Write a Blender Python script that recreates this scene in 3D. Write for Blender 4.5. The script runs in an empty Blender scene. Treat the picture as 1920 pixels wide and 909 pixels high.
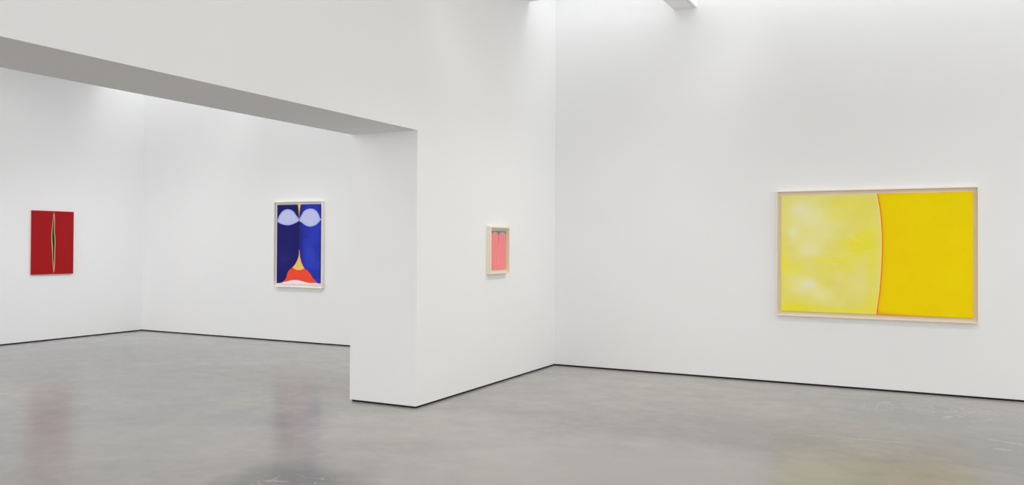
import bpy, bmesh, math
import numpy as np
from mathutils import Matrix, Vector

S = bpy.context.scene
C = S.collection

# ---------------------------------------------------------------- camera
CAM_H = 1.6
F_PX, CY = 1545.316, 440.533
PITCH, ROLL, YAW = 0.01122, 0.00509, -0.47364


def camera_axes():
    """rows of the world->camera rotation: heading, then pitch, then roll"""
    c, s = math.cos(YAW), math.sin(YAW)
    a = np.array([[c, -s, 0], [s, c, 0], [0, 0, 1.0]])
    c, s = math.cos(PITCH), math.sin(PITCH)
    b = np.array([[1, 0, 0], [0, c, s], [0, -s, c]])
    c, s = math.cos(ROLL), math.sin(ROLL)
    r = np.array([[c, 0, s], [0, 1, 0], [-s, 0, c]])
    return r @ b @ a


R = camera_axes()
cam = bpy.data.cameras.new('camera')
cam_o = bpy.data.objects.new('camera', cam)
C.objects.link(cam_o)
right, fwd, up = R[0], R[1], R[2]
m = Matrix.Identity(4)
for i in range(3):
    m[i][0], m[i][1], m[i][2] = right[i], up[i], -fwd[i]
m[2][3] = CAM_H
cam_o.matrix_world = m
cam.sensor_fit = 'HORIZONTAL'
cam.sensor_width = 36.0
cam.lens = F_PX / 1920 * 36.0
cam.shift_x = 0.0
cam.shift_y = (CY - 454.5) / 1920
cam.clip_start = 0.05
cam.clip_end = 100
S.camera = cam_o

# ---------------------------------------------------------------- world, lights, exposure
S.view_settings.view_transform = 'Standard'
S.view_settings.look = 'None'
S.view_settings.gamma = 1.0
S.view_settings.use_curve_mapping = False
S.view_settings.exposure = 0.0
S.cycles.max_bounces = 14
S.cycles.diffuse_bounces = 8
S.cycles.caustics_reflective = False
S.cycles.caustics_refractive = False

W = bpy.data.worlds.new('overcast_sky')
S.world = W
W.use_nodes = True
W.node_tree.nodes['Background'].inputs[0].default_value = (0.9, 0.95, 1, 1)
W.node_tree.nodes['Background'].inputs[1].default_value = 1.0

# room dimensions (metres), from the perspective of the photograph
XP, TH = -4.4816, 0.801          # face and thickness of the dividing wall
YR, YE = 9.9895, 6.7133          # far wall of the near room, end of the dividing wall
XL, YB = -12.7958, 10.2606       # left and far wall of the room behind
HS = 2.708                       # height of the opening
CEIL = 4.62
XE, YS = 6.5, -5.0               # unseen right and rear wall
ZB = 0.02                        # shadow gap under the walls
X2 = XP - TH
YO = -2.2                        # near end of the opening

LIGHTS = [  # name, centre, size, size_y, direction it shines, watts per m2
    ('skylight_slot_daylight', ((XP + XE) / 2, (9.20 + YR) / 2, 5.60), XE - XP, .78, (0, 0, -1), 5.75),
    ('rear_skylight_slot_daylight', ((XL + X2) / 2, (9.47 + YB) / 2, 5.60), X2 - XL, .78, (0, 0, -1), 7.39),
    ('rear_laylight_daylight', (-9.0, 5.0, 4.70), 5.2, 6.0, (0, 0, -1), 2.50),
    ('right_fill_light', (XE - .01, 2.0, 3.55), 1.6, 13.0, (-1, 0, 0), 11.52),  # added fill flat on the unseen right wall, no clerestory built
    ('rear_high_fill_light', (-9.0, YS + .01, 3.55), 7.0, 1.6, (0, 1, 0), 20.59),  # added fill high on the rear room's unseen front wall
    ('front_fill_light', (1.5, YS + .01, 1.7), 8.0, 2.6, (0, 1, 0), 10.07),  # fill added on the solid wall behind the camera, no window there
    ('rear_front_fill_light', (-9.0, YS + .01, 1.7), 6.0, 2.6, (0, 1, 0), 2.76),  # same kind of added fill for the rear room, wall is solid
    ('fill_washer', (0.0, 6.6, 4.55), 8.6, .2, (0, 3.4, -3.9), 2.53),  # unseen strip near the ceiling, added as fill for the back wall
    ('fill_washer', (-1.7, 6.6, 4.55), .2, 6.0, (-2.8, 0, -3.9), 9.31),  # added strip too, brightening the dividing wall
    ('rear_fill_washer', (-9.8, 5.5, 4.55), .2, 8.0, (-3.0, 0, -3.9), 3.97),  # added out of view to brighten the rear room's left wall
    ('low_fill_washer', (0.0, 6.6, 4.55), 8.6, .2, (0, 3.4, -4.3), 5.86),  # narrower spread, added to lift the foot of the back wall
    ('low_fill_washer', (-1.7, 7.6, 4.55), .2, 4.2, (-2.8, 0, -4.3), 8.97),  # likewise added, for the foot of the dividing wall
    ('low_rear_fill_washer', (-9.0, 7.2, 4.55), 7.0, .2, (0, 3.0, -4.3), 8.38),  # unseen fill added for the base of the rear room's back wall
    ('low_rear_fill_washer', (-9.8, 8.0, 4.55), .2, 4.0, (-3.0, 0, -4.3), 10.17),  # added to brighten the base of the rear room's left wall
]
for name, pos, sx, sy, dr, w in LIGHTS:
    l = bpy.data.lights.new(name, 'AREA')
    l.shape = 'RECTANGLE'
    l.size, l.size_y = sx, sy
    l.energy = w * sx * sy
    l.color = (1.0, 1.0, 1.0)
    o = bpy.data.objects.new(name, l)
    o.location = pos
    if 'washer' in name:
        l.spread = math.radians(60 if 'low' in name else 125)
    o.rotation_euler = ((-math.atan2(dr[1], dr[2]) + math.pi) % (2 * math.pi) if dr[1] else 0,
                        math.atan2(-dr[0], -dr[2]) if dr[0] else 0, 0)
    C.objects.link(o)


# ---------------------------------------------------------------- helpers
def new_mat(name):
    mt = bpy.data.materials.new(name)
    mt.use_nodes = True
    return mt, mt.node_tree.nodes, mt.node_tree.links, mt.node_tree.nodes['Principled BSDF']


def srgb(c):
    c = np.asarray(c, float) / 255
    return np.where(c <= 0.04045, c / 12.92, ((c + 0.055) / 1.055) ** 2.4)


def lin(r, g, b, k=1.0):
    return tuple(float(v) * k for v in srgb((r, g, b))) + (1.0,)


def box(bm, x0, x1, y0, y1, z0, z1):
    vs = [bm.verts.new((x, y, z)) for z in (z0, z1) for y in (y0, y1) for x in (x0, x1)]
    for f in ((0, 2, 3, 1), (4, 5, 7, 6), (0, 1, 5, 4), (2, 6, 7, 3), (0, 4, 6, 2), (1, 3, 7, 5)):
        bm.faces.new([vs[i] for i in f])


def obj(name, bm, mat, parent=None, structure=False):
    me = bpy.data.meshes.new(name)
    bmesh.ops.recalc_face_normals(bm, faces=bm.faces)
    bm.to_mesh(me)
    bm.free()
    me.materials.append(mat)
    o = bpy.data.objects.new(name, me)
    C.objects.link(o)
    if parent:
        o.parent = parent
    if structure:
        o['kind'] = 'structure'
    return o


def box_obj(name, dims, mat, parent=None, structure=False, bevel=0.0):
    bm = bmesh.new()
    box(bm, *dims)
    if bevel:
        bmesh.ops.bevel(bm, geom=bm.edges[:], offset=bevel, segments=2, affect='EDGES')
    return obj(name, bm, mat, parent, structure)


def tag(o, label, cat):
    o['label'] = label
    o['category'] = cat


def plate(bm, x0, x1, y0, y1, z0, z1, holes=()):
    """a slab with rectangular holes, as one clean shell"""
    xs = sorted({x0, x1, *[h[0] for h in holes], *[h[1] for h in holes]})
    ys = sorted({y0, y1, *[h[2] for h in holes], *[h[3] for h in holes]})
    solid = {}
    for i in range(len(xs) - 1):
        for j in range(len(ys) - 1):
            cx, cy = (xs[i] + xs[i + 1]) / 2, (ys[j] + ys[j + 1]) / 2
            solid[i, j] = not any(h[0] < cx < h[1] and h[2] < cy < h[3] for h in holes)
    vd = {}

    def v(i, j, z):
        k = (i, j, z)
        if k not in vd:
            vd[k] = bm.verts.new((xs[i], ys[j], z))
        return vd[k]
    for (i, j), s in solid.items():
        if not s:
            continue
        for z in (z0, z1):
            bm.faces.new([v(i, j, z), v(i + 1, j, z), v(i + 1, j + 1, z), v(i, j + 1, z)])
        for (a, b, n) in (((i, j), (i + 1, j), (i, j - 1)), ((i + 1, j), (i + 1, j + 1), (i + 1, j)),
                          ((i + 1, j + 1), (i, j + 1), (i, j + 1)), ((i, j + 1), (i, j), (i - 1, j))):
            if not solid.get(n, False):
                bm.faces.new([v(*a, z0), v(*b, z0), v(*b, z1), v(*a, z1)])


# ---------------------------------------------------------------- materials
def wall_paint():
    mt, N, L, B = new_mat('white_wall_paint')
    geo = N.new('ShaderNodeNewGeometry')
    n1 = N.new('ShaderNodeTexNoise')
    n1.inputs['Scale'].default_value = 0.9
    n1.inputs['Detail'].default_value = 3
    L.new(geo.outputs['Position'], n1.inputs['Vector'])
    mix = N.new('ShaderNodeMix')
    mix.data_type = 'RGBA'
    mix.inputs['A'].default_value = (0.832, 0.836, 0.840, 1)
    mix.inputs['B'].default_value = (0.852, 0.856, 0.860, 1)
    L.new(n1.outputs['Fac'], mix.inputs['Factor'])
    L.new(mix.outputs['Result'], B.inputs['Base Color'])
    B.inputs['Roughness'].default_value = 0.85
    B.inputs['Specular IOR Level'].default_value = 0.2
    n2 = N.new('ShaderNodeTexNoise')
    n2.inputs['Scale'].default_value = 160
    L.new(geo.outputs['Position'], n2.inputs['Vector'])
    bp = N.new('ShaderNodeBump')
    bp.inputs['Strength'].default_value = 0.04
    bp.inputs['Distance'].default_value = 0.001
    L.new(n2.outputs['Fac'], bp.inputs['Height'])
    L.new(bp.outputs['Normal'], B.inputs['Normal'])
    return mt


# tonal patches laid into the slab colour: x, y, radii, tone (dark, blue grey, light), strength
PATCHES = [(-10.2, 7.4, 2.6, 2.6, 'b', .32), (-7.6, 7.0, 1.6, 1.2, 'b', .22), (-1.9, 5.3, 1.6, 1.1, 'l', .6), (-12.0, 7.2, 1.2, 1.4, 'b', .3), (1.0, 7.6, .9, 1.3, 'b', .35), (-0.2, 9.5, 1.6, .3, 'b', .3),
           (0.15, 8.9, .9, .5, 'b', .40), (-3.9, 4.25, .45, .45, 'd', .6), (-6.4, 4.6, 1.3, .9, 'b', .30),
           (-2.4, 5.6, 1.3, .9, 'l', .35), (-4.0, 6.1, .9, .6, 'l', .30), (-5.4, 4.6, 1.1, .7, 'l', .25),
           (-9.6, 9.0, 2.0, .8, 'b', .3)]
# areas with fine scrape outlines, and single long scrapes
SCRAPED = [(-0.15, 9.15, .60, .4), (0.35, 8.9, .5, .3), (-3.82, 4.25, .30, .20)]
STREAKS = [(-1.05, 7.36, -.10, 7.46, .010), (0.38, 7.93, .75, 7.82, .012), (.40, 7.60, .56, 7.58, .02)]


def concrete():
    mt, N, L, B = new_mat('polished_concrete')
    geo = N.new('ShaderNodeNewGeometry')
    pos = geo.outputs['Position']

    def noise(scale, detail=4, rough=.55, dist=0., off=(0, 0, 0), sc=(1, 1, 1)):
        mp = N.new('ShaderNodeMapping')
        mp.inputs['Location'].default_value = off
        mp.inputs['Scale'].default_value = sc
        L.new(pos, mp.inputs['Vector'])
        n = N.new('ShaderNodeTexNoise')
        n.inputs['Scale'].default_value = scale
        n.inputs['Detail'].default_value = detail
        n.inputs['Roughness'].default_value = rough
        n.inputs['Distortion'].default_value = dist
        L.new(mp.outputs[0], n.inputs['Vector'])
        return n.outputs['Fac']

    def math_(op, a, b=None, c=None, clamp=False):
        n = N.new('ShaderNodeMath')
        n.operation = op
        n.use_clamp = clamp
        for i, v in enumerate((a, b, c)):
            if v is None:
                continue
            if isinstance(v, (int, float)):
                n.inputs[i].default_value = v
            else:
                L.new(v, n.inputs[i])
        return n.outputs[0]

    def ramp(x, a, b, lo=0., hi=1.):
        n = N.new('ShaderNodeMapRange')
        n.interpolation_type = 'SMOOTHSTEP'
        L.new(x, n.inputs['Value'])
        for k, v in (('From Min', a), ('From Max', b), ('To Min', lo), ('To Max', hi)):
            n.inputs[k].default_value = v
        return n.outputs['Result']

    def mix(f, a, b, mode='MIX'):
        n = N.new('ShaderNodeMix')
        n.data_type = 'RGBA'
        n.blend_type = mode
        if isinstance(f, float):
            n.inputs['Factor'].default_value = f
        else:
            L.new(f, n.inputs['Factor'])
        for k, v in (('A', a), ('B', b)):
            if isinstance(v, tuple):
                n.inputs[k].default_value = v
            else:
                L.new(v, n.inputs[k])
        return n.outputs['Result']

    def blob(x, y, rx, ry, edge=0.5):
        """a patch with its own uneven outline at x, y on the slab"""
        mp = N.new('ShaderNodeMapping')
        mp.vector_type = 'TEXTURE'
        mp.inputs['Location'].default_value = (x, y, 0)
        mp.inputs['Rotation'].default_value = (0, 0, 0.47)
        mp.inputs['Scale'].default_value = (rx, ry, 1)
        L.new(pos, mp.inputs['Vector'])
        ln = N.new('ShaderNodeVectorMath')
        ln.operation = 'LENGTH'
        L.new(mp.outputs[0], ln.inputs[0])
        wob = math_('MULTIPLY_ADD', noise(1.6, 4, .6, 0, (x, y, 0)), 1.4, -0.7)
        return ramp(math_('ADD', ln.outputs['Value'], wob), 1.0 + edge, 1.0 - edge)

    def streak(x0, y0, x1, y1, wd):
        """mask of a thin straight scrape between two points of the slab"""
        dx, dy = x1 - x0, y1 - y0
        ln_ = math.hypot(dx, dy)
        mp = N.new('ShaderNodeMapping')
        mp.vector_type = 'TEXTURE'
        mp.inputs['Location'].default_value = ((x0 + x1) / 2, (y0 + y1) / 2, 0)
        mp.inputs['Rotation'].default_value = (0, 0, math.atan2(dy, dx))
        mp.inputs['Scale'].default_value = (ln_ / 2, wd, 1)
        L.new(pos, mp.inputs['Vector'])
        sp = N.new('ShaderNodeSeparateXYZ')
        L.new(mp.outputs[0], sp.inputs[0])
        wob = math_('MULTIPLY_ADD', noise(2.2, 3, .6, 0, (x0, y0, 0)), 5.0, -2.5)
        ey = ramp(math_('ABSOLUTE', math_('ADD', sp.outputs[1], wob)), 1.6, .4)
        ex = ramp(math_('ABSOLUTE', sp.outputs[0]), 1.0, .7)
        return math_('MULTIPLY', math_('MULTIPLY', ex, ey), ramp(noise(7, 3, .7, 0, (x1, 0, 0)), .35, .6))

    big = ramp(noise(0.30, 3, .5, .5, (3, 1, 0)), .35, .65)
    mid = ramp(noise(0.95, 5, .60, .35), .30, .72)
    mid2 = ramp(noise(2.3, 6, .66, .25, (9, 4, 0), (1, 1.3, 1)), .25, .78)
    fine = ramp(noise(8.0, 5, .62, .1, (5, 0, 0)), .25, .80)
    grit = ramp(noise(70, 2, .6), .3, .7)
    cool = (0.352, 0.347, 0.345, 1)
    warm = (0.470, 0.432, 0.378, 1)
    col = mix(big, cool, warm)
    col = mix(math_('MULTIPLY', mid, .62), col, (0.530, 0.498, 0.452, 1))
    col = mix(math_('MULTIPLY', math_('SUBTRACT', 1.0, mid2), .50), col, (0.285, 0.278, 0.272, 1))
    col = mix(math_('MULTIPLY', math_('SUBTRACT', 1.0, fine), .26), col, (0.27, 0.265, 0.26, 1))
    col = mix(math_('MULTIPLY', grit, .06), col, (0.55, 0.54, 0.52, 1))
    # larger tonal patches of the slab
    blu = (0.275, 0.285, 0.29, 1)
    lgt = (0.55, 0.525, 0.49, 1)
    for x, y, rx, ry, colr, k in PATCHES:
        col = mix(math_('MULTIPLY', blob(x, y, rx, ry), k), col, {'d': (0.17, 0.168, 0.165, 1), 'b': blu, 'l': lgt}[colr])
    # thin trowel and scrape marks where the photograph has them
    rid = noise(2.4, 3, .55, .9, (2, 7, 0), (1, 1.5, 1))
    line = ramp(math_('ABSOLUTE', math_('SUBTRACT', rid, .5)), .013, .003)
    marks = None
    for x, y, rx, ry in SCRAPED:
        b_ = blob(x, y, rx, ry, .3)
        marks = b_ if marks is None else math_('MAXIMUM', marks, b_)
    col = mix(math_('MULTIPLY', math_('MULTIPLY', line, marks), .45), col, (0.66, 0.64, 0.61, 1))
    for st in STREAKS:
        col = mix(math_('MULTIPLY', streak(*st), .65), col, (0.64, 0.62, 0.59, 1))
    # small pale chips
    vo = N.new('ShaderNodeTexVoronoi')
    vo.inputs['Scale'].default_value = 1.3
    L.new(pos, vo.inputs['Vector'])
    col = mix(math_('MULTIPLY', ramp(vo.outputs['Distance'], .013, .007), .6), col, (0.70, 0.68, 0.64, 1))
    L.new(col, B.inputs['Base Color'])
    rg = math_('MULTIPLY_ADD', mid2, .06, .20)
    L.new(rg, B.inputs['Roughness'])
    B.inputs['IOR'].default_value = 1.27
    bp = N.new('ShaderNodeBump')
    bp.inputs['Strength'].default_value = 0.10
    bp.inputs['Distance'].default_value = 0.003
    h = math_('ADD', math_('MULTIPLY', noise(7, 3, .5), .8), math_('MULTIPLY', noise(24, 2, .5), .2))
    L.new(h, bp.inputs['Height'])
    L.new(bp.outputs['Normal'], B.inputs['Normal'])
    return mt


def plain(name, col, rough=.6, spec=.3, bump=0., bscale=200, var=0.):
    mt, N, L, B = new_mat(name)
    tc = N.new('ShaderNodeTexCoord')
    n = N.new('ShaderNodeTexNoise')
    n.inputs['Scale'].default_value = 3.0
    L.new(tc.outputs['Object'], n.inputs['Vector'])
    mx = N.new('ShaderNodeMix')
    mx.data_type = 'RGBA'
    mx.inputs['A'].default_value = col
    mx.inputs['B'].default_value = tuple(c * (1 - var) for c in col[:3]) + (1,)
    L.new(n.outputs['Fac'], mx.inputs['Factor'])
    L.new(mx.outputs['Result'], B.inputs['Base Color'])
    B.inputs['Roughness'].default_value = rough
    B.inputs['Specular IOR Level'].default_value = spec
    if bump:
        n2 = N.new('ShaderNodeTexNoise')
        n2.inputs['Scale'].default_value = bscale
        L.new(tc.outputs['Object'], n2.inputs['Vector'])
        bp = N.new('ShaderNodeBump')
        bp.inputs['Strength'].default_value = bump
        bp.inputs['Distance'].default_value = .001
        L.new(n2.outputs['Fac'], bp.inputs['Height'])
        L.new(bp.outputs['Normal'], B.inputs['Normal'])
    return mt


def paint_mat(name):
    """oil paint on canvas: colour stored per point, faint weave in the relief"""
    mt, N, L, B = new_mat(name)
    at = N.new('ShaderNodeAttribute')
    at.attribute_name = 'paint'
    L.new(at.outputs['Color'], B.inputs['Base Color'])
    B.inputs['Roughness'].default_value = .75
    B.inputs['Specular IOR Level'].default_value = .1
    tc = N.new('ShaderNodeTexCoord')
    n2 = N.new('ShaderNodeTexNoise')
    n2.inputs['Scale'].default_value = 350
    L.new(tc.outputs['Object'], n2.inputs['Vector'])
    bp = N.new('ShaderNodeBump')
    bp.inputs['Strength'].default_value = .12
    bp.inputs['Distance'].default_value = .001
    L.new(n2.outputs['Fac'], bp.inputs['Height'])
    L.new(bp.outputs['Normal'], B.inputs['Normal'])
    return mt


WALL = wall_paint()
FLOOR = concrete()
GAP = plain('black_shadow_gap', (0.012, 0.012, 0.013, 1), .7, .2, var=.3)
BEAM = plain('white_beam_paint', (0.90, 0.90, 0.90, 1), .7, .3, var=.02)
WOOD = plain('pale_maple_frame', (0.90, 0.81, 0.68, 1), .5, .3, .1, 60, var=.06)
BACK = plain('linen_backing_board', (0.80, 0.70, 0.56, 1), .8, .2, .1, 120, var=.06)
WOODW = plain('whitewashed_frame', (0.92, 0.86, 0.78, 1), .5, .3, .1, 60, var=.06)
WOODP = plain('cream_painted_frame', (0.86, 0.78, 0.62, 1), .5, .3, .1, 60, var=.05)

# ---------------------------------------------------------------- structure
bm = bmesh.new()
plate(bm, XL - .3, XE + .3, YS - .3, YB + .3, -.2, 0.0)
obj('floor', bm, FLOOR, structure=True)

G = .012
box_obj('wall_back', (XP, XE + .3, YR, YR + .27, ZB, 5.62), WALL, structure=True)
box_obj('wall_rear_room_back', (XL - .3, X2, YB, YB + .3, ZB, 5.62), WALL, structure=True)
box_obj('wall_rear_room_left', (XL - .3, XL, YS - .3, YB, ZB, 5.62), WALL, structure=True)
box_obj('wall_right', (XE, XE + .3, YS, YR, ZB, 5.62), WALL, structure=True)
box_obj('wall_front', (XL, XE + .3, YS - .3, YS, ZB, 5.62), WALL, structure=True)

# dividing wall with its wide opening, one piece: pier, lintel, near pier
prof = [(YS, ZB), (YO, ZB), (YO, HS), (YE, HS), (YE, ZB), (YB + .3, ZB), (YB + .3, CEIL + .999), (YS, CEIL + .999)]
bm = bmesh.new()
a = [bm.verts.new((XP, y, z)) for y, z in prof]
b = [bm.verts.new((X2, y, z)) for y, z in prof]
for quad in ((0, 1, 2, 7), (2, 3, 6, 7), (3, 4, 5, 6)):
    bm.faces.new([a[i] for i in quad])
    bm.faces.new([b[i] for i in quad])
for i in range(8):
    j = (i + 1) % 8
    bm.faces.new([a[i], a[j], b[j], b[i]])
obj('wall_left', bm, WALL, structure=True)

# black reveal under every wall, set back from the face
for n, dims in (('baseboard_back', (XP, XE, YR + G, YR + .1, 0, ZB)),
                ('baseboard_rear_room_back', (XL, X2, YB + G, YB + .1, 0, ZB)),
                ('baseboard_rear_room_left', (XL - .1, XL - G, YS, YB + .1, 0, ZB)),
                ('baseboard_left', (X2 + G, XP - G, YE + G * 2, YB + .1, 0, ZB)),
                ('baseboard_left_near', (X2 + G, XP - G, YS, YO - G, 0, ZB)),
                ('baseboard_right', (XE + G, XE + .1, YS, YR + .1, 0, ZB)),
                ('baseboard_front', (XL - .1, XE + .1, YS - .1, YS - G, 0, ZB))):
    box_obj(n, dims, GAP, structure=True)

# ceilings with their skylight slots and laylights
bm = bmesh.new()
plate(bm, XP, XE, YS, YR, CEIL, CEIL + .12, [(XP, XE, 9.19, YR)])
obj('ceiling', bm, WALL, structure=True)
bm = bmesh.new()
plate(bm, XL, X2, YS, YB, CEIL, CEIL + .12, [(XL, X2, 9.46, YB), (-11.6, -6.4, -4.0, 8.0)])
obj('ceiling_rear_room', bm, WALL, structure=True)
# roof deck closing the two slots above, and their near cheeks
box_obj('trim_1', (XP, XE, 9.09, 9.19, CEIL + .12, 5.62), WALL, structure=True)
box_obj('trim_2', (XL, X2, 9.36, 9.46, CEIL + .12, 5.62), WALL, structure=True)
box_obj('ceiling_roof_deck', (XL - .3, XE + .3, YS - .3, YB + .3, 5.63, 5.75), WALL, structure=True)

# ceiling beam crossing the slot to the far wall
beam = bpy.data.objects.new('cross_beam', None)
C.objects.link(beam)
beam.location = (-2.734, YR, 4.515)
tag(beam, 'white ceiling beam end meeting the tall wall near the top edge of the picture', 'beam')
box_obj('beam_body', (-.147, .147, -9.0, -.001, .004, .33), BEAM, beam, bevel=.003)
box_obj('joint_plate', (-.137, .112, -.080, -.012, -.004, .006), BEAM, beam, bevel=.001)
box_obj('joint_plate', (-.137, .112, -3.2, -.092, -.004, .006), BEAM, beam, bevel=.001)
box_obj('side_flange', (.121, .147, -9.0, -.03, -.006, .006), BEAM, beam, bevel=.001)


# ---------------------------------------------------------------- paintings
def smooth(pts, n=8, closed=True):
    p = np.array(pts, float)
    k = len(p)
    out = []
    rng = range(k) if closed else range(k - 1)
    for i in rng:
        g = (lambda j: p[j % k]) if closed else (lambda j: p[min(max(j, 0), k - 1)])
        p0, p1, p2, p3 = g(i - 1), g(i), g(i + 1), g(i + 2)
        for t in np.arange(n) / n:
            out.append(.5 * ((2 * p1) + (-p0 + p2) * t + (2 * p0 - 5 * p1 + 4 * p2 - p3) * t * t
                             + (-p0 + 3 * p1 - 3 * p2 + p3) * t ** 3))
    if not closed:
        out.append(p[-1])
    return np.array(out)


class Board:
    """a painted surface sampled on a fine grid of points (u right, v down)"""

    def __init__(s, w, h, nu, nv, base):
        s.w, s.h, s.nu, s.nv = w, h, nu, nv
        s.U, s.V = np.meshgrid(np.linspace(0, 1, nu), np.linspace(0, 1, nv))
        s.c = np.empty((nv, nu, 3))
        s.c[:] = base
        s.soft = 0.8 * w / nu

    def segdist(s, pts, closed=True):
        P = np.array(pts) * (s.w, s.h)
        X, Y = s.U * s.w, s.V * s.h
        d = np.full(X.shape, 1e9)
        for i in range(len(P) if closed else len(P) - 1):
            a, b = P[i], P[(i + 1) % len(P)]
            e = b - a
            t = np.clip(((X - a[0]) * e[0] + (Y - a[1]) * e[1]) / max(e @ e, 1e-12), 0, 1)
            d = np.minimum(d, np.hypot(X - a[0] - t * e[0], Y - a[1] - t * e[1]))
        return d

    def sd(s, pts):
        P = np.array(pts) * (s.w, s.h)
        X, Y = s.U * s.w, s.V * s.h
        ins = np.zeros(X.shape, bool)
        for i in range(len(P)):
            (x1, y1), (x2, y2) = P[i], P[(i + 1) % len(P)]
            if y1 == y2:
                continue
            c = ((y1 > Y) != (y2 > Y)) & (X < (x2 - x1) * (Y - y1) / (y2 - y1) + x1)
            ins ^= c
        d = s.segdist(pts)
        return np.where(ins, -d, d)

    def put(s, mask, col):
        mask = np.clip(mask, 0, 1)[..., None]
        s.c = s.c * (1 - mask) + np.asarray(col) * mask

    def fill(s, pts, col, soft=None):
        sf = soft or s.soft
        s.put(.5 - s.sd(pts) / (2 * sf), col)

    def blob(s, u, v, ru, rv, k, col):
        s.put(k * np.exp(-((s.U - u) / ru) ** 2 - ((s.V - v) / rv) ** 2), col)

    def cloud(s, seed, cells, k, col, stretch=(1, 1)):
        rs = np.random.RandomState(seed)
        f = np.zeros(s.U.shape)
        amp = 1.
        for o in range(3):
            nx = max(2, int(cells * stretch[0] * 2 ** o))
            ny = max(2, int(cells * stretch[1] * s.h / s.w * 2 ** o))
            g = rs.rand(ny + 2, nx + 2)
            x, y = s.U * nx, s.V * ny
            i, j = x.astype(int), y.astype(int)
            fx, fy = x - i, y - j
            fx, fy = fx * fx * (3 - 2 * fx), fy * fy * (3 - 2 * fy)
            f += amp * ((g[j, i] * (1 - fx) + g[j, i + 1] * fx) * (1 - fy)
                        + (g[j + 1, i] * (1 - fx) + g[j + 1, i + 1] * fx) * fy)
            amp *= .55
        f /= 1.85
        s.put(np.clip((f - .35) / .35, 0, 1) * k, col)


PAINT_GAIN = 1.22   # paint albedo for a target colour under the gallery's light


def canvas_obj(name, board, depth, mat, parent, tuck):
    """a stretched canvas: painted front grid, wrapped sides; local x right, z up, front towards -y"""
    nu, nv = board.nu, board.nv
    xs = (np.linspace(0, 1, nu) - .5) * board.w
    zs = (.5 - np.linspace(0, 1, nv)) * board.h
    X, Z = np.meshgrid(xs, zs)
    nf = nu * nv
    co = np.zeros((nf, 3))
    co[:, 0], co[:, 1], co[:, 2] = X.ravel(), -depth, Z.ravel()
    ring = ([i for i in range(nu)] + [nu * j + nu - 1 for j in range(1, nv)]
            + [nu * (nv - 1) + i for i in range(nu - 2, -1, -1)] + [nu * j for j in range(nv - 2, 0, -1)])
    back = co[ring].copy()
    back[:, 1] = tuck
    # slightly rounded edge: pull the rim back a hair
    co[ring, 1] += .0015
    allv = np.vstack([co, back])
    j, i = np.meshgrid(np.arange(nv - 1), np.arange(nu - 1), indexing='ij')
    q = (j * nu + i).ravel()
    quads = np.stack([q, q + nu, q + nu + 1, q + 1], 1)
    r = np.array(ring)
    k = len(ring)
    bidx = nf + np.arange(k)
    side = np.stack([r, np.roll(r, -1), np.roll(bidx, -1), bidx], 1)
    faces = np.vstack([quads, side])
    me = bpy.data.meshes.new(name)
    me.vertices.add(len(allv))
    me.vertices.foreach_set('co', allv.ravel())
    me.loops.add(faces.size)
    me.loops.foreach_set('vertex_index', faces.ravel().astype(np.int32))
    me.polygons.add(len(faces))
    me.polygons.foreach_set('loop_start', (np.arange(len(faces)) * 4).astype(np.int32))
    me.update(calc_edges=True)
    cl = srgb(np.clip(board.c, 0, 255)) * PAINT_GAIN
    cl = np.clip(cl, 0, .92).reshape(-1, 3)
    cl = np.vstack([cl, cl[ring]])
    at = me.color_attributes.new('paint', 'FLOAT_COLOR', 'POINT')
    at.data.foreach_set('color', np.hstack([cl, np.ones((len(cl), 1))]).ravel().astype(np.float32))
    me.validate()
    me.materials.append(mat)
    o = bpy.data.objects.new(name, me)
    C.objects.link(o)
    if parent:
        o.parent = parent
    return o


def frame_parts(root, w, h, depth, face, mat, back_y, backmat):
    """four mitred rails standing `depth` off the wall round a recessed backing board"""
    ow, oh, iw, ih = w / 2, h / 2, w / 2 - face, h / 2 - face
    O = [(-ow, oh), (ow, oh), (ow, -oh), (-ow, -oh)]
    I = [(-iw, ih), (iw, ih), (iw, -ih), (-iw, -ih)]
    for k in range(4):
        n = (k + 1) % 4
        bm = bmesh.new()
        loop = [O[k], O[n], I[n], I[k]]
        f = [bm.verts.new((x, -depth, z)) for x, z in loop]
        b = [bm.verts.new((x, -.001, z)) for x, z in loop]
        bm.faces.new(f)
        bm.faces.new(b[::-1])
        for i in range(4):
            j = (i + 1) % 4
            bm.faces.new([f[i], b[i], b[j], f[j]])
        front = [e for e in bm.edges if all(abs(v.co.y + depth) < 1e-6 for v in e.verts)
                 and {tuple(round(c, 5) for c in (v.co.x, v.co.z)) for v in e.verts}
                 in ({tuple(round(c, 5) for c in O[k]), tuple(round(c, 5) for c in O[n])},
                     {tuple(round(c, 5) for c in I[k]), tuple(round(c, 5) for c in I[n])})]
        bmesh.ops.bevel(bm, geom=front, offset=min(.0015, face * .15), segments=2, affect='EDGES')
        obj('frame_rail', bm, mat, root)
    box_obj('backing_board', (-iw, iw, -back_y, -.001, -ih, ih), backmat, root)


def hang(name, pos, rotz, label):
    e = bpy.data.objects.new(name, None)
    C.objects.link(e)
    e.location = pos
    e.rotation_euler = (0, 0, rotz)
    tag(e, label, 'painting')
    return e


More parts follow.
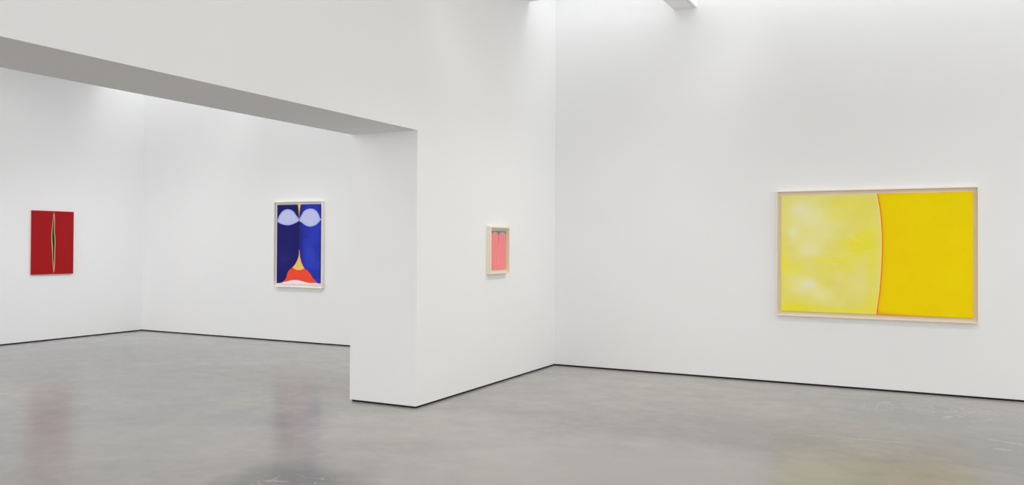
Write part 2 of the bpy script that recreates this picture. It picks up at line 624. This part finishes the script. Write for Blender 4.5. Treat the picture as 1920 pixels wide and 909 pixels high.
# --- the wide yellow painting
w, h = 1.9495, 1.335
b = Board(w, h, 560, 384, (217, 208, 112))
b.cloud(3, 6, .55, (219, 209, 66))
b.cloud(9, 13, .35, (212, 202, 96), (1, 1.4))
b.cloud(14, 9, .40, (219, 213, 148))
pale, wht, sat = (221, 217, 160), (222, 219, 190), (223, 211, 40)
for u, v, ru, rv, k, col in (
        (.17, .17, .13, .12, .75, pale), (.11, .11, .055, .05, .7, wht), (.20, .22, .09, .06, .5, wht),
        (.07, .32, .03, .045, .8, wht), (.165, .47, .05, .05, .6, wht), (.15, .38, .08, .1, .55, pale),
        (.26, .34, .06, .06, .4, pale), (.155, .76, .045, .045, .9, wht), (.13, .80, .08, .07, .5, wht),
        (.22, .86, .07, .06, .6, pale), (.07, .70, .05, .1, .35, pale), (.42, .44, .07, .08, .75, sat),
        (.47, .34, .06, .12, .45, sat), (.36, .09, .10, .05, .4, sat), (.31, .56, .12, .03, .5, sat),
        (.06, .63, .08, .06, .5, sat), (.38, .63, .08, .03, .35, sat), (.06, .97, .10, .05, .7, sat),
        (.30, .98, .20, .03, .5, sat), (.01, .55, .02, .10, .6, sat), (.44, .78, .06, .10, .25, pale),
        (.50, .93, .06, .10, .5, sat), (.50, .60, .03, .30, .4, sat), (.31, .19, .10, .04, .35, sat)):
    b.blob(u, v, ru, rv, k, col)
for i in range(26):   # short horizontal brush marks in the denser yellow
    rs = np.random.RandomState(100 + i)
    u, v = .30 + .20 * rs.rand(), .30 + .30 * rs.rand()
    b.blob(u, v, .015 + .02 * rs.rand(), .004 + .004 * rs.rand(), .45, sat if i % 3 else pale)
curve = smooth([(0.5238, -0.0073), (0.5311, 0.0586), (0.5402, 0.1462), (0.5475, 0.2772), (0.5502, 0.4371),
                (0.5457, 0.626), (0.5384, 0.7861), (0.5302, 0.8882), (0.5193, 1.008)], 10, False)
rightside = [tuple(p) for p in curve] + [(1.05, 1.05), (1.05, -.05)]
inside = b.sd(rightside)
c0 = b.c.copy()
b.c[:] = (227, 200, 2)
b.cloud(21, 5, .5, (225, 192, 0))
b.cloud(22, 9, .35, (222, 204, 4))
b.blob(.62, .30, .08, .22, .5, (224, 190, 4))
b.blob(.92, .12, .10, .15, .4, (214, 194, 2))
b.blob(.97, .5, .03, .5, .3, (222, 196, 2))
b.put(np.exp(-np.clip(np.abs(inside), 0, 9) / .020) * .9, (238, 160, 10))
b.put(np.clip(1 - np.abs(inside) / (.010 + .05 * np.clip((b.V - .93) / .07, 0, 1) ** 2), 0, 1) * (inside < 0) * (b.V > .9), (250, 125, 40))
b.put(.95 * np.exp(-((b.V - 1.0) / .022) ** 2) * np.clip(1 - (b.U - .515) / .13, 0, 1), (247, 152, 24))
rgt = b.c
mk = np.clip(.5 - inside / (2 * b.soft), 0, 1)[..., None]
b.c = c0 * (1 - mk) + rgt * mk
dl = b.segdist(curve, False)
b.put(np.clip(1.5 - np.abs(inside - .007) / .004, 0, 1) * .6, (232, 222, 120))
b.put(np.clip(1.5 - np.abs(inside + .003) / .0042, 0, 1), (226, 84, 40))
yel = hang('framed_painting', ((-1.585 + .3645) / 2, YR, 1.5125), 0,
           'wide yellow two-tone painting split by a thin curved orange line, in a pale wood frame')
canvas_obj('canvas', b, .045, paint_mat('yellow_oil_paint'), yel, -.021)
frame_parts(yel, 2.050, 1.441, .060, .011, WOOD, .020, BACK)

# --- the tall blue painting
w, h = .897, 1.282
b = Board(w, h, 300, 430, (32, 31, 98))
seam = .519
b.put(1.0 * (b.U > seam), (44, 56, 172))
b.put((b.U > seam) * np.exp(-((b.U - seam) / .10) ** 2) * .85, (36, 34, 122))
b.put((b.U <= seam) * np.exp(-((b.U - seam) / .12) ** 2) * .5, (27, 28, 84))
b.blob(.16, .68, .16, .10, .45, (52, 48, 128))
b.blob(.80, .62, .15, .16, .35, (66, 74, 186))
b.blob(.72, .10, .16, .06, .3, (34, 46, 150))
b.cloud(5, 6, .25, (30, 30, 100))
b.put(np.exp(-((b.U - seam) / .010) ** 2) * (b.V > .2) * (b.V < .6) * .8, (44, 36, 66))
ll = smooth([(0.0108, 0.2083), (0.0258, 0.167), (0.0614, 0.1259), (0.138, 0.0756), (0.2532, 0.0562), (0.3682, 0.0779),
             (0.4449, 0.129), (0.5191, 0.1976), (0.396, 0.2419), (0.2563, 0.2604), (0.1149, 0.246), (0.0422, 0.2264)])
lr = smooth([(0.5191, 0.1976), (0.5832, 0.1234), (0.6451, 0.0765), (0.769, 0.0535), (0.8803, 0.0694), (0.9545, 0.1131),
             (0.992, 0.167), (1.0022, 0.2006), (0.9441, 0.2405), (0.8708, 0.267), (0.7723, 0.2787), (0.6727, 0.2635),
             (0.5848, 0.2292)])
for P in (ll, lr):
    s_ = b.sd(P)
    b.put(np.clip(.5 - s_ / (2 * b.soft), 0, 1), (158, 170, 232))
    b.put(np.clip(-s_ / .045, 0, 1), (184, 187, 222))
b.fill([(0.4833, -0.0068), (0.5588, -0.0058), (0.5396, 0.0551), (0.528, 0.1229), (0.5214, 0.184), (0.5104, 0.1228),
        (0.4993, 0.0547)], (222, 190, 62))
b.put(np.exp(-((b.U - .523) / .012) ** 2) * np.clip((b.V - .06) / .05, 0, 1) * (b.V < .19) * .6, (150, 120, 70))
b.fill(smooth([(0.5298, 0.56), (0.5484, 0.6525), (0.5795, 0.72), (0.6177, 0.767), (0.6482, 0.8031), (0.581, 0.8316),
               (0.5183, 0.8392), (0.4426, 0.8334), (0.3739, 0.797), (0.4339, 0.7486), (0.4861, 0.6937),
               (0.5155, 0.6391)]), (230, 184, 100))
b.fill(smooth([(0.1391, 0.9825), (0.2154, 0.936), (0.2478, 0.8807), (0.2703, 0.8434), (0.3157, 0.8155), (0.3738, 0.7929),
               (0.4425, 0.8139), (0.5182, 0.821), (0.5809, 0.8175), (0.6482, 0.8031), (0.7182, 0.8238), (0.7806, 0.8593),
               (0.8431, 0.9122), (0.93, 0.9737), (0.7823, 0.9891), (0.7079, 0.9823), (0.608, 0.9693), (0.5075, 0.9574),
               (0.4066, 0.9564), (0.3178, 0.9648), (0.2287, 0.98)]), (240, 74, 50))
b.fill([(-0.0282, 1.0366), (-0.0287, 1.0), (0.0179, 0.9931), (0.0877, 0.9903), (0.1391, 0.9825), (0.2287, 0.97),
        (0.3178, 0.9548), (0.4066, 0.9464), (0.5075, 0.9474), (0.608, 0.9593), (0.7079, 0.9723), (0.7823, 0.9791),
        (0.93, 0.9751), (0.979, 0.9809), (1.0399, 0.9757), (1.0405, 1.0158)], (226, 216, 226))
blue = hang('framed_painting', ((-9.545 - 8.648) / 2, YB, 1.581), 0,
            'tall framed deep blue painting with two pale ovals above an orange-red form')
canvas_obj('canvas', b, .045, paint_mat('blue_oil_paint'), blue, -.021)
frame_parts(blue, 1.008, 1.383, .065, .012, WOODW, .020, WOODW)

# --- the small pink painting in a deep box frame
w, h = .373, .443
b = Board(w, h, 200, 240, (224, 130, 130))
b.cloud(7, 4, .35, (222, 134, 130))
b.cloud(8, 7, .2, (236, 128, 138), (1.5, 1))
seamp = smooth([(0.5014, 0.12), (0.4898, 0.2652), (0.4647, 0.3701), (0.4439, 0.4574)], 8, False)
b.put(np.exp(-(b.segdist(seamp, False) / .008) ** 2) * np.clip(1 - (b.V - .15) / .38, 0, 1), (202, 96, 100))
b.put(np.exp(-(b.segdist([(0.497, 0.74), (0.494, 0.93)], False) / .004) ** 2) * .7, (240, 178, 174))
teal = [(-0.0425, -0.0411), (1.0617, -0.0409), (1.0641, 0.1411), (0.995, 0.1115), (0.9352, 0.0677), (0.8576, 0.0384),
        (0.7448, 0.0293), (0.633, 0.036), (0.5578, 0.0633), (0.523, 0.1075), (0.5014, 0.1462), (0.4833, 0.1079),
        (0.4608, 0.0767), (0.434, 0.0473), (0.3679, 0.022), (0.259, 0.02), (0.1512, 0.0422), (0.0659, 0.0864),
        (-0.0402, 0.1305)]
s_ = b.sd(teal)
b.put(np.clip(.5 - s_ / (2 * b.soft), 0, 1), (72, 104, 112))
b.put(np.clip(-s_ / .010, 0, 1), (88, 158, 154))
b.blob(.5, .03, .12, .05, .6, (62, 132, 116))
b.blob(0.02, 0.02, .07, .04, .6, (44, 120, 112))
pink = hang('framed_painting', (XP, (8.161 + 8.534) / 2, 1.5325), math.radians(90),
            'small pink painting with a teal top edge in a deep cream box frame')
canvas_obj('canvas', b, .030, paint_mat('pink_oil_paint'), pink, -.013)
frame_parts(pink, .471, .540, .056, .019, WOODP, .012, WOODP)

# --- the unframed red painting
w, h = .71, 1.024
b = Board(w, h, 280, 400, (150, 24, 27))
b.cloud(11, 5, .4, (144, 25, 27))
b.cloud(12, 9, .2, (154, 26, 29))
outer = smooth([(0.5094, 0.0234), (0.5297, 0.0902), (0.5362, 0.2163), (0.5338, 0.3285), (0.5483, 0.4266), (0.554, 0.5108),
                (0.5479, 0.651), (0.5479, 0.7772), (0.5394, 0.9033), (0.5237, 0.9758), (0.5057, 0.9167), (0.4892, 0.8186),
                (0.4757, 0.6507), (0.4629, 0.525), (0.4549, 0.4272), (0.4593, 0.3154), (0.4725, 0.2174), (0.4837, 0.1332),
                (0.4974, 0.0629)], 5)
inner = smooth([(0.508, 0.0627), (0.5153, 0.1186), (0.5191, 0.2166), (0.5189, 0.3287), (0.5313, 0.4267), (0.537, 0.5108),
                (0.5309, 0.651), (0.5309, 0.7771), (0.5241, 0.875), (0.5207, 0.924), (0.5066, 0.8468), (0.4936, 0.7068),
                (0.4891, 0.5669), (0.4718, 0.4271), (0.4744, 0.3292), (0.4852, 0.2171), (0.4962, 0.119)], 5)
b.fill(outer, (206, 170, 138))
b.put(np.clip(.5 - b.sd(inner) / (2 * b.soft), 0, 1), (92, 134, 76))
b.put(np.clip(-b.sd(inner) / .0045, 0, 1), (6, 66, 12))
for v in (.03, .955):
    b.blob(.515, v, .03, .03, .35, (150, 120, 80))
red = canvas_obj('painting', b, .030, paint_mat('red_oil_paint'), None, -.001)
red.location = (XL, (8.18 + 8.89) / 2, 1.59)
red.rotation_euler = (0, 0, math.radians(90))
tag(red, 'unframed red painting with a narrow green vertical slit edged in cream', 'painting')
